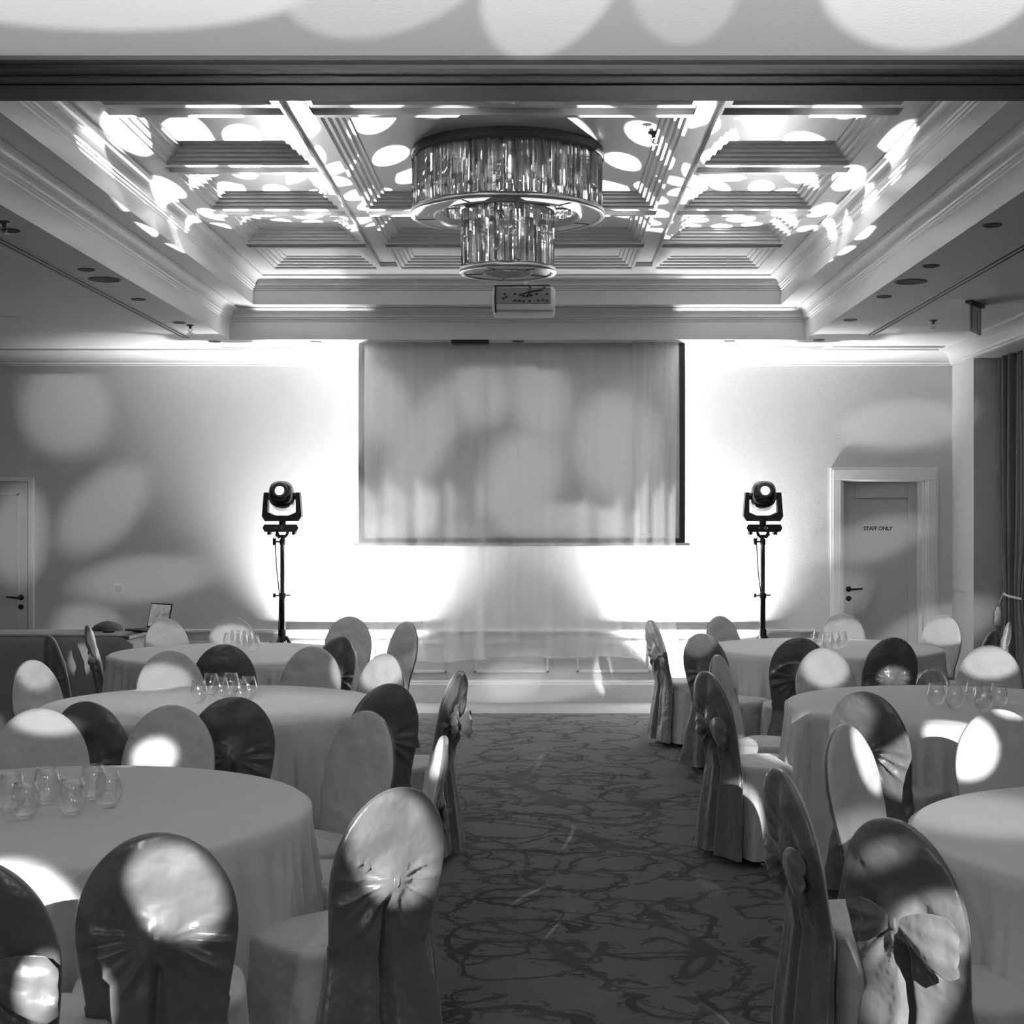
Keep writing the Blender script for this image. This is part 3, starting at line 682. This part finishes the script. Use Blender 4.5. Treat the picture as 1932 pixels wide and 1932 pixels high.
def sprinkler(p, label):
    t = thing('sprinkler', label, 'sprinkler', p, 0, 'fire sprinklers')
    bm = bmesh.new(); lathe(bm, [(.03, 0), (.03, -.006), (.012, -.012), (.010, -.03), (0, -.03)], 16); obj('body', bm, 'grey', t, True)
    bm = bmesh.new(); tube(bm, [(-.012, 0, -.028), (-.014, 0, -.045), (0, 0, -.062)], .003, 5); tube(bm, [(.012, 0, -.028), (.014, 0, -.045), (0, 0, -.062)], .003, 5)
    lathe(bm, [(0, -.060), (.026, -.064), (.026, -.067), (0, -.067)], 12); obj('deflector', bm, 'chrome', t)
for px, py, z, lab in ((359, 613, ZC, 'chrome sprinkler in the left side ceiling near the end of the slot vent'), (8, 418, ZC, 'sprinkler at the left frame edge in the side ceiling'), (1761, 604, ZC, 'sprinkler in the right side ceiling beside the exit sign'),
                       (1233, 250, ZP, 'dark sprinkler in the coffer right of the chandelier'), (1165, 488, ZP, 'small sprinkler in the farthest middle coffer')):
    sprinkler(P(px, py, z), lab)
def slot(name, label, a, b, wd, mt='grey', n=3):
    A = P(*a, ZC); B = P(*b, ZC); v = (B-A); ln = v.length; ang = math.atan2(v.y, v.x)
    t = thing(name, label, 'vent', tuple((A+B)/2), ang, 'ceiling air vents')
    bm = bmesh.new(); box(bm, -ln/2, ln/2, -wd/2, wd/2, -.002, 0); obj('backing', bm, 'black', t)
    bm = bmesh.new()
    for k in range(n+1):
        y = -wd/2 + wd*k/n; bbox(bm, -ln/2, ln/2, y-.005, y+.005, -.008, 0, .002)
    obj('blade', bm, mt, t)
slot('slot_vent', 'long slotted air vent running along the left side ceiling', (-60, 421), (355, 638), .075, 'plastic', 2)
slot('slot_vent', 'long slotted air vent running along the right side ceiling', (1990, 432), (1641, 632), .075, 'plastic', 2)
for a_, b_, lab in (((420, 656), (620, 656), 'dark air vent above the left part of the far wall'), ((1345, 655), (1552, 655), 'pale air vent just right of the screen at the far wall'), ((1570, 654), (1790, 654), 'dark air vent above the staff door at the far wall')):
    slot('air_vent', lab, a_, b_, .10, 'plastic', 3)
A = P(10, 597, ZC); B = P(100, 628, ZC)
t = tag(obj('access_panel', (lambda b_: (bbox(b_, -.5, .5, -.09, .09, -.004, .0, .001), b_)[1])(bmesh.new()), 'plaster'), 'narrow flush access hatch in the left side ceiling near the far wall', 'hatch'); t.location = (A+B)/2; t.rotation_euler[2] = math.atan2(B.y-A.y, B.x-A.x)
bm = bmesh.new(); bbox(bm, -.16, .16, -.05, .05, -.035, 0, .006); bbox(bm, -.14, .14, -.052, -.04, -.03, -.012, .002)
o = tag(obj('screen_controller', bm, 'black'), 'flat black box fixed to the ceiling above the screen', 'box'); o.location = (-.58, 12.80, ZC)
# exit sign hanging from the ceiling at right
p = P(1840, 572, ZC)
t = thing('exit_sign', 'clear hanging exit sign blade under the right side ceiling', 'sign', (p.x, p.y, ZC), 1.05)
bm = bmesh.new(); bbox(bm, -.17, .17, -.03, .03, -.02, 0, .005); obj('mount', bm, 'grey', t)
M['acryl'] = mat('acrylic', .7, .2)
bm = bmesh.new(); bbox(bm, -.15, .15, -.006, .006, -.215, -.02, .004); sg = obj('sign_panel', bm, 'acryl', t)
bm = bmesh.new(); bbox(bm, -.135, -.12, -.009, .009, -.20, -.03, .002); bbox(bm, .03, .04, -.009, .009, -.20, -.06, .002); bbox(bm, .12, .135, -.009, .009, -.20, -.03, .002); obj('sign_mark', bm, 'midgrey', sg)

# wall socket, left wall area
p = pt(224, 1111)
bm = bmesh.new(); bbox(bm, -.045, .045, -.012, 0, -.045, .045, .004); o = tag(obj('wall_switch', bm, 'trim'), 'white square switch plate on the far wall left of the laptop', 'switch'); o.location = (p.x, BW, p.z)
o2 = obj('rocker', (lambda b_: (bbox(b_, -.03, .03, -.016, -.008, -.03, .03, .003), b_)[1])(bmesh.new()), 'plastic', o)

# ------------------------------------------------------------------ buffet table with laptop
BZ = .765
yF = (E-BZ)*F/(1199-VY); yB = (E-BZ)*F/(1187-VY)
xR = (250-VX)*yF/F; xL = -6.0
t = thing('buffet_table', 'long straight-sided buffet table along the left of the far wall', 'table', ((xL+xR)/2, (yF+yB)/2, 0))
bm = bmesh.new(); hw = (xR-xL)/2-.03; hd_ = (yB-yF)/2-.02; bbox(bm, -hw, hw, -hd_, hd_, BZ-.035, BZ-.006, .004); obj('tabletop', bm, 'grey', t)
for sx in (-1, 1):
    for sy in (-1, 1):
        bm = bmesh.new(); tube(bm, [(sx*(hw-.1), sy*(hd_-.08), 0), (sx*(hw-.1), sy*(hd_-.08), BZ-.03)], .018, 8); obj('leg', bm, 'grey', t)
rnd = random.Random(11)
def per(u):
    a, b = hw+.035, hd_+.025; L_ = 2*(2*a+2*b); s = u*L_
    if s < 2*a: return (-a+s, -b, 0, -1)
    s -= 2*a
    if s < 2*b: return (a, -b+s, 1, 0)
    s -= 2*b
    if s < 2*a: return (a-s, b, 0, 1)
    s -= 2*a
    return (-a, b-s, -1, 0)
bm = bmesh.new()
def bf(u, v):
    x, y, nx, ny = per(u % 1.0)
    if v < .2: k = v/.2; return Vector((x*k, y*k, BZ))
    h = (v-.2)/.8; f = .022*h*(math.sin(u*150)+.6*math.sin(u*67+1)) + .02*h
    return Vector((x+nx*f, y+ny*f, BZ-h*(BZ-.02)))
sheet(bm, bf, 500, 12, True); bmesh.ops.recalc_face_normals(bm, faces=bm.faces)
o = tag(obj('tablecloth', bm, 'buffet', None, True), 'grey floor-length cloth on the long buffet table at the far left', 'tablecloth'); o.location = t.location
lp = P(262, 1193, BZ)
t = thing('laptop', 'open black laptop showing a pale picture on the buffet table', 'laptop', (lp.x+.02, lp.y+.16, BZ), -.72); t.scale = (.82, .82, .82)
bm = bmesh.new(); bbox(bm, -.18, .18, -.13, .12, .002, .018, .004); ba = obj('base', bm, 'black', t)
bm = bmesh.new(); bbox(bm, -.16, .16, -.03, .1, .018, .021, .001); obj('keyboard', bm, 'grey', ba)
bm = bmesh.new(); bbox(bm, -.18, .18, -.004, .004, 0, .25, .003); ld = obj('lid', bm, 'black', t); ld.location = (0, .125, .018); ld.rotation_euler = (math.radians(-12), 0, .0)
bm = bmesh.new(); box(bm, -.165, .165, -.006, -.005, .018, .238); scn = obj('display', bm, 'midgrey', ld)
m = M['display'] = mat('display', .1, .3); nt = m.node_tree; b = nt.nodes['Principled BSDF']; nz = nt.nodes.new('ShaderNodeTexNoise'); nz.inputs['Scale'].default_value = 9; nz.inputs['Distortion'].default_value = 1.5
tcn = nt.nodes.new('ShaderNodeTexCoord'); nt.links.new(tcn.outputs['Object'], nz.inputs[0])
nt.links.new(nz.outputs['Fac'], b.inputs['Emission Color']); b.inputs['Emission Strength'].default_value = .10; scn.data.materials[0] = m
bm = bmesh.new(); lathe(bm, [(0, 0), (.045, 0), (.05, .01), (.03, .02), (0, .022)], 16); o = tag(obj('mouse', bm, 'black', None, True), 'small dark puck beside the laptop on the buffet table', 'mouse'); o.location = P(205, 1193, BZ+.001)
bm = bmesh.new(); lathe(bm, [(.16, 0), (.155, .02), (.12, .05), (.06, .075), (0, .085)], 24); o = tag(obj('dish_cover', bm, 'track', None, True), 'low dark domed object at the back of the buffet table', 'dome'); o.location = P(203, 1189, BZ+.001); o.scale = (.8, .8, .9)

# ------------------------------------------------------------------ round tables
def smooth_(a, b, x):
    x = max(0, min(1, (x-a)/(b-a))); return x*x*(3-2*x)
R = .83; TZ = .75
TABLES = {
 'near left': (-1.56, 4.68), 'middle left': (-1.60, 7.37), 'far left': (-2.09, 10.25),
 'near right': (1.93, 4.29), 'middle right': (2.07, 7.37), 'far right': (2.04, 10.68)}
for ti, (nm, (tx, ty)) in enumerate(TABLES.items()):
    t = thing('round_table', 'round banquet table under the pale floor-length cloth, %s of the hall' % nm, 'table', (tx, ty, 0), 0, 'round banquet tables')
    bm = bmesh.new(); lathe(bm, [(0, TZ-.03), (R-.03, TZ-.03), (R-.02, TZ-.02), (R-.02, TZ-.008), (0, TZ-.006)], 48); obj('tabletop', bm, 'grey', t)
    bm = bmesh.new(); lathe(bm, [(0, 0), (.3, 0), (.3, .02), (.05, .06), (.04, TZ-.03)], 24); obj('pedestal', bm, 'grey', t, True)
    rnd = random.Random(20+ti); fr = [(rnd.randint(11, 16), rnd.uniform(0, 6), .5), (rnd.randint(25, 31), rnd.uniform(0, 6), .7), (rnd.randint(43, 51), rnd.uniform(0, 6), .5)]
    def cl(u, v):
        a = 2*PI*u
        f = sum(k*math.sin(n*a+p+.8*math.sin(3*a+p)) for n, p, k in fr)
        if v < .3:
            r = R*v/.3*.985; return Vector((r*math.cos(a), r*math.sin(a), TZ+.0006*f*(r/R)**6))
        if v < .4:
            q = (v-.3)/.1*PI/2; r = R*.985+.014*math.sin(q); return Vector((r*math.cos(a), r*math.sin(a), TZ-.014*(1-math.cos(q))))
        h = (v-.4)/.6; am = .032*smooth_(.02, .40, h)+.008*h
        f2 = .9-1.5*abs(max(-1.3, min(1.3, f)))**.6; r = R+.012 + .040*h + am*f2
        return Vector((r*math.cos(a), r*math.sin(a), TZ-.014-h*(TZ-.030)))
    bm = bmesh.new(); sheet(bm, cl, 440, 31, True)
    bmesh.ops.remove_doubles(bm, verts=bm.verts, dist=.0004); bmesh.ops.recalc_face_normals(bm, faces=bm.faces)
    o = tag(obj('tablecloth', bm, 'cloth', None, True), 'pale floor-length cloth on the round table, %s of the hall' % nm, 'tablecloth', 'round tablecloths'); o.location = (tx, ty, 0)

# ------------------------------------------------------------------ covered banquet chairs
KZ = .665
def smooth(a, b, x):
    x = max(0, min(1, (x-a)/(b-a))); return x*x*(3-2*x)
def back_w(z):
    if z > .69: return .188*math.sqrt(max(0, 1-((z-.69)/.232)**2))
    if z > .45: return .164+.024*smooth(.45, .69, z)
    return .164+.072*(1-z/.45)**.8
def back_c(z):
    return -.19-.10*(z-.45)/.47 if z > .45 else -.19-.045*(1-z/.45)
def make_chair(variant, seed):
    rnd = random.Random(seed); p1, p2, p3 = (rnd.uniform(0, 6) for _ in range(3))
    t = bpy.data.objects.new('banquet_chair', None); C.objects.link(t); t.empty_display_size = .1
    zs = [.04+.41*k/16 for k in range(16)] + [.45+.24*k/46 for k in range(46)] + [.69+.232*math.sin(PI/2*k/20) for k in range(21)]
    nseg = 200
    bm = bmesh.new(); rings = []
    for z in zs:
        w_ = back_w(z); c = back_c(z); top = math.sqrt(max(0, 1-((z-.69)/.232)**2)) if z > .69 else 1
        h = .030*(top**.6 if top > 0 else 0); ring = []
        if w_ < 1e-4: rings.append([bm.verts.new((0, c, z))]); continue
        for k in range(nseg):
            a = 2*PI*k/nseg; ca, sa = math.cos(a), math.sin(a)
            x = w_*math.copysign(abs(ca)**.85, ca); y = h*math.copysign(abs(sa)**.7, sa)
            edge = 1-abs(x/w_)**4
            if sa < 0:      # rear, towards the knot
                dx, dz = x, z-KZ; r = math.hypot(dx, dz); th = math.atan2(dz, abs(dx)+1e-6) + (.25 if dx > 0 else 0)
                ph_ = 6.5*th+p1+.9*math.sin(th*3+p2)
                fo = .7-1.7*abs(math.sin(ph_))**.7 + .3*math.sin(17*th+p3)
                low = smooth(1.0, .45, abs(th)) if dz > 0 else 1
                if z > KZ-.17: am = .011*smooth(.02, .10, r)*smooth(.27, .13, r)*low*smooth(KZ-.17, KZ-.10, z)
                else: am = .0
                edge2 = 1-abs(x/w_)**8
                y += -am*fo*edge2 - .018*math.exp(-(r/.05)**2)*edge
                y += .012*math.exp(-((r-.085)/.04)**2)*edge2
                # slack bunch at the head of the cover
                y += (.011*(.5-abs(math.sin(10*x+19*(z-.7)+p2+2*math.sin(11*x+p1))))+.004*math.sin(37*x-22*z+p3))*smooth(.74, .84, z)*edge*top
                # cover drawn in at each side below the knot
                pinch = math.exp(-((z-(KZ-.06))/.05)**2)
                y += -.008*pinch*edge
                if z < KZ-.02:
                    s = .012+.016*smooth(KZ, .05, z)
                    g = math.exp(-(x/s)**4)*smooth(KZ-.015, KZ-.10, z)
                    y += .042*g
                    y += -.010*math.exp(-((abs(x)-s*2.1)/(s*1.2))**2)*smooth(KZ, .3, z)
                    y += -.012*(.5-abs(math.sin(17*x+p1+1.5*z)))*smooth(.55, .1, z)
            else:
                e2 = (1-abs(x/w_)**6)*top
                cz_ = z-.80-.03*math.sin(9*x+p1)
                y += .004*math.tanh(cz_/.006)*math.exp(-(cz_/.05)**2)*e2*-1
                y += .0045*(.5-abs(math.sin(11*z-7*x+p3+1.5*math.sin(8*x+p1))))*e2 + .002*math.sin(33*z-14*x+p2)*e2
            xx = x
            if z < .5: xx += .004*math.sin(30*z+p2)*ca
            if variant == 2: xx += .006*math.sin(9*z+p1)
            ring.append(bm.verts.new((xx, c+y, z)))
        rings.append(ring)
    for a, b in zip(rings, rings[1:]):
        for k in range(nseg):
            j = (k+1) % nseg
            if len(b) == 1: bm.faces.new((a[k], a[j], b[0]))
            else: bm.faces.new((a[k], a[j], b[j], b[k]))
    bmesh.ops.recalc_face_normals(bm, faces=bm.faces)
    # the face of the back is the plainer, matter side
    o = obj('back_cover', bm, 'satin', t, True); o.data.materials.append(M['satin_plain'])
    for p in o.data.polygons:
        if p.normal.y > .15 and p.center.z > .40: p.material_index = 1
    # seat and skirt
    def seat(u, v):
        a = 2*PI*u; ca, sa = math.cos(a), math.sin(a); q = 4.2
        k = (abs(ca)**q+abs(sa)**q)**(-1/q)
        if v < .35:
            s = (v/.35); r = .205*s; z = .478-.008*s**3
            return Vector((r*k*ca, .03+.92*r*k*sa, z))
        if v < .45:
            s = (v-.35)/.1; r = .205+.012*math.sin(s*PI/2); z = .470-.03*(1-math.cos(s*PI/2))
            return Vector((r*k*ca, .03+.92*r*k*sa, z))
        h = (v-.45)/.55
        f = math.sin(9*a+p1+1.2*math.sin(2*a+p2)) + .5*math.sin(17*a+p2)
        cor = abs(math.sin(2*a))**6
        r = .217+.028*h + .009*f*h**.8 + .014*cor*h
        return Vector((r*k*ca, .03+.88*r*k*sa, .44-.402*h + .004*math.sin(5*a+p3)*h))
    bm = bmesh.new(); sheet(bm, seat, 112, 27, True); bmesh.ops.remove_doubles(bm, verts=bm.verts, dist=.0003); bmesh.ops.recalc_face_normals(bm, faces=bm.faces)
    obj('seat_cover', bm, 'satin_plain', t, True)
    # tie at the back
    ky = back_c(KZ)-.052
    bm = bmesh.new()
    def knot(u, v):
        a = 2*PI*u; s = v*2-1; k = math.sqrt(max(0, 1-s*s)); rr = 1+.12*math.sin(6*a+p1)
        return Vector((.014*k*math.cos(a)*rr, ky+.012+.013*k*math.sin(a)*rr, KZ+.022*s))
    sheet(bm, knot, 24, 11, True); bmesh.ops.remove_doubles(bm, verts=bm.verts, dist=.0003); bmesh.ops.recalc_face_normals(bm, faces=bm.faces)
    kn = obj('knot', bm, 'satin', t, True)
    def wing(sx, L_, W_, dz, lift, nf=3):
        bm = bmesh.new()
        def fn(u, v):
            a = 2*PI*u; s = v
            x = sx*(.012+L_*s); wd = .012+W_*math.sin(min(1, s*1.15)*PI*.5)*(1 if s < .87 else 1-.35*(s-.87)/.13)
            cz = KZ+dz*s**1.2; tt = math.sin(a)
            thick = .010*math.sin(PI*min(1, s+.12))**.5 if s < .88 else .010*(1-s)/.12
            y = ky+.012 - lift*math.sin(PI*s*.8) + max(.0005, thick)*math.cos(a) + .008*(abs(math.sin(nf*1.3*tt+p2+.6*s))-.5)*s**.6
            return Vector((x, y, cz+wd*tt))
        sheet(bm, fn, 36, 16, True)
        bmesh.ops.recalc_face_normals(bm, faces=bm.faces); return bm
    if variant == 1:
        obj('bow_loop', wing(1, .185, .062, -.035, .018), 'satin', t, True)
        obj('bow_loop', wing(-1, .105, .045, -.015, .015), 'satin', t, True)
    for sx in (-1, 1):
        for sy in (-1, 1):
            bm = bmesh.new(); tube(bm, [(sx*.155, .03+sy*.14, .0), (sx*.15, .03+sy*.135, .43)], .011, 8); obj('leg', bm, 'grey', t, True)
    return t
protos = [make_chair(v, 40+v) for v in range(3)]
def dup(root):
    r = root.copy(); C.objects.link(r)
    for ch in list(root.children):
        c = ch.copy(); C.objects.link(c); c.parent = r
    return r
used = set()
# (px of the back's top, py of the top, table, variant, extra turn in degrees, label)
G = 'covered banquet chairs around the %s table'
CH = [
 (310, 1167, 'far left', 0, 6, 'pale covered chair facing the camera behind the far left table, nearest the laptop'),
 (437, 1164, 'far left', 2, -4, 'pale covered chair facing the camera behind the far left table, left of the lighting stand'),
 (660, 1163, 'far left', 0, 20, 'pale covered chair right of the left lighting stand, standing before the wash of light'),
 (768, 1173, 'far left', 2, 12, 'side-on covered chair in front of the left edge of the sheer curtain'),
 (165, 1180, 'far left', 2, 34, 'crumpled satin covered chair at the left side of the far left table'),
 (92, 1199, 'far left', 0, 0, 'narrow side-on covered chair near the left frame edge, in front of the buffet cloth'),
 (640, 1201, 'far left', 0, 8, 'dark-backed satin chair at the right of the far left table'),
 (423, 1216, 'far left', 0, 0, 'dark satin chair back with a gathered tie, in front of the far left table'),
 (320, 1228, 'middle left', 0, -4, 'plain pale covered chair between the middle and far left tables'),
 (590, 1220, 'middle left', 2, 0, 'plain grey covered chair behind the right part of the middle left table'),
 (728, 1233, 'middle left', 0, 0, 'light plain covered chair at the right rear of the middle left table'),
 (58, 1246, 'middle left', 0, 0, 'pale covered chair at the left rear of the middle left table, by the frame edge'),
 (735, 1290, 'middle left', 2, -16, 'dark crumpled satin chair at the right front of the middle left table'),
 (868, 1266, 'middle left', 1, -10, 'edge-on covered chair beside the aisle at the middle left table'),
 (165, 1324, 'middle left', 2, -8, 'dark satin chair back half hidden at the left front of the middle left table'),
 (440, 1315, 'middle left', 0, 8, 'dark satin chair back with fanned folds in front of the middle left table'),
 (72, 1337, 'near left', 0, 6, 'large pale covered chair behind the near left table at the frame edge'),
 (325, 1331, 'near left', 0, 0, 'grey covered chair behind the near left table, second from the frame edge'),
 (695, 1342, 'near left', 0, 0, 'tall plain grey covered chair at the right rear of the near left table'),
 (838, 1390, 'near left', 1, -10, 'edge-on covered chair beside the aisle at the right of the near left table'),
 (752, 1487, 'near left', 0, -22, 'brightly lit satin chair back with a tie, right front of the near left table'),
 (297, 1572, 'near left', 0, -16, 'large satin chair back patched with light in front of the near left table'),
 (-62, 1620, 'near left', 1, -14, 'dark satin chair with a light bow in the bottom left corner'),
 (1357, 1162, 'far right', 0, 0, 'grey covered chair just left of the right lighting stand'),
 (1590, 1157, 'far right', 0, 0, 'pale covered chair in front of the staff door'),
 (1780, 1160, 'far right', 2, 0, 'crumpled pale covered chair right of the staff door'),
 (1228, 1170, 'far right', 2, 30, 'edge-on satin covered chair beside the aisle at the far right table'),
 (1325, 1195, 'far right', 2, 0, 'crumpled satin chair back at the left front of the far right table'),
 (1352, 1236, 'middle right', 1, 10, 'covered chair with a loose bow at the left rear of the middle right table'),
 (1508, 1203, 'far right', 0, 10, 'dark pleated satin chair back in front of the far right table, left one'),
 (1685, 1203, 'far right', 0, 4, 'dark satin chair back with a shining knot in front of the far right table'),
 (1552, 1223, 'middle right', 0, -6, 'plain light covered chair behind the left part of the middle right table'),
 (1868, 1218, 'middle right', 0, 0, 'wide plain pale covered chair behind the middle right table by the frame edge'),
 (1876, 1190, 'far right', 2, 0, 'small crumpled satin chair back in front of the velvet drape'),
 (1905, 1174, 'far right', 0, -20, 'white side-on covered chair at the right end of the far right table'),
 (1332, 1267, 'middle right', 1, 16, 'dark satin edge-on chair beside the aisle at the middle right table'),
 (1632, 1305, 'middle right', 2, -4, 'satin chair back with smooth sheen in front of the middle right table'),
 (1590, 1368, 'near right', 0, 12, 'tall plain covered chair at the left rear of the near right table'),
 (1882, 1339, 'near right', 0, 0, 'bright plain covered chair behind the near right table by the frame edge'),
 (1468, 1450, 'near right', 1, 17, 'dark satin edge-on chair beside the aisle at the near right table'),
 (1682, 1545, 'near right', 1, 6, 'satin chair back with a big brightly lit bow in the bottom right'),
]
for px, py, tb, va, turn, lab in CH:
    d = .73*F/(py-VY); bx = (px-VX)*d/F; tx, ty = TABLES[tb]
    ang = math.atan2(ty-d, tx-bx) + math.radians(turn)
    ux, uy = math.cos(ang), math.sin(ang)
    o = protos[va] if va not in used else dup(protos[va]); used.add(va)
    o.location = (bx+ux*.29, d+uy*.29, 0); o.rotation_euler = (0, 0, ang-PI/2)
    tag(o, lab, 'chair', G % tb)

# ------------------------------------------------------------------ glasses
def make_glass():
    t = bpy.data.objects.new('stemless_glass', None); C.objects.link(t); t.empty_display_size = .05
    bm = bmesh.new()
    pr = [(0, .002), (.020, .001), (.024, .006), (.036, .022), (.043, .042), (.043, .062), (.037, .09), (.031, .115), (.0295, .115), (.0355, .09), (.0415, .062), (.0415, .042), (.034, .024), (.02, .012), (0, .011)]
    lathe(bm, pr, 24); obj('bowl', bm, 'wineglass', t, True); return t
g0 = make_glass(); first = True
ORD = ['leftmost', 'second from left', 'third from left', 'fourth from left', 'fifth from left', 'sixth from left', 'rightmost']
def glasses(tb, pts):
    global first
    tx, ty = TABLES[tb]; done = []
    for i, (px, py) in enumerate(pts):
        o = g0 if first else dup(g0); first = False
        p = P(px, py, TZ+.002); o.location = p
        tag(o, 'stemless wine glass on the %s table, %s of its cluster' % (tb, ORD[i] if i < len(pts)-1 else 'rightmost'), 'glass', 'glasses on the %s table' % tb)
glasses('near left', [(22, 1531), (48, 1545), (88, 1516), (137, 1538), (176, 1510), (205, 1524)])
glasses('middle left', [(375, 1327), (398, 1313), (416, 1321), (436, 1312), (452, 1324), (469, 1319)])
glasses('far left', [(433, 1224), (444, 1219), (456, 1226), (466, 1221), (478, 1229)])
glasses('far right', [(1545, 1218), (1562, 1225), (1576, 1227), (1588, 1222)])
glasses('middle right', [(1766, 1333), (1800, 1338), (1838, 1328), (1855, 1341), (1884, 1334)])
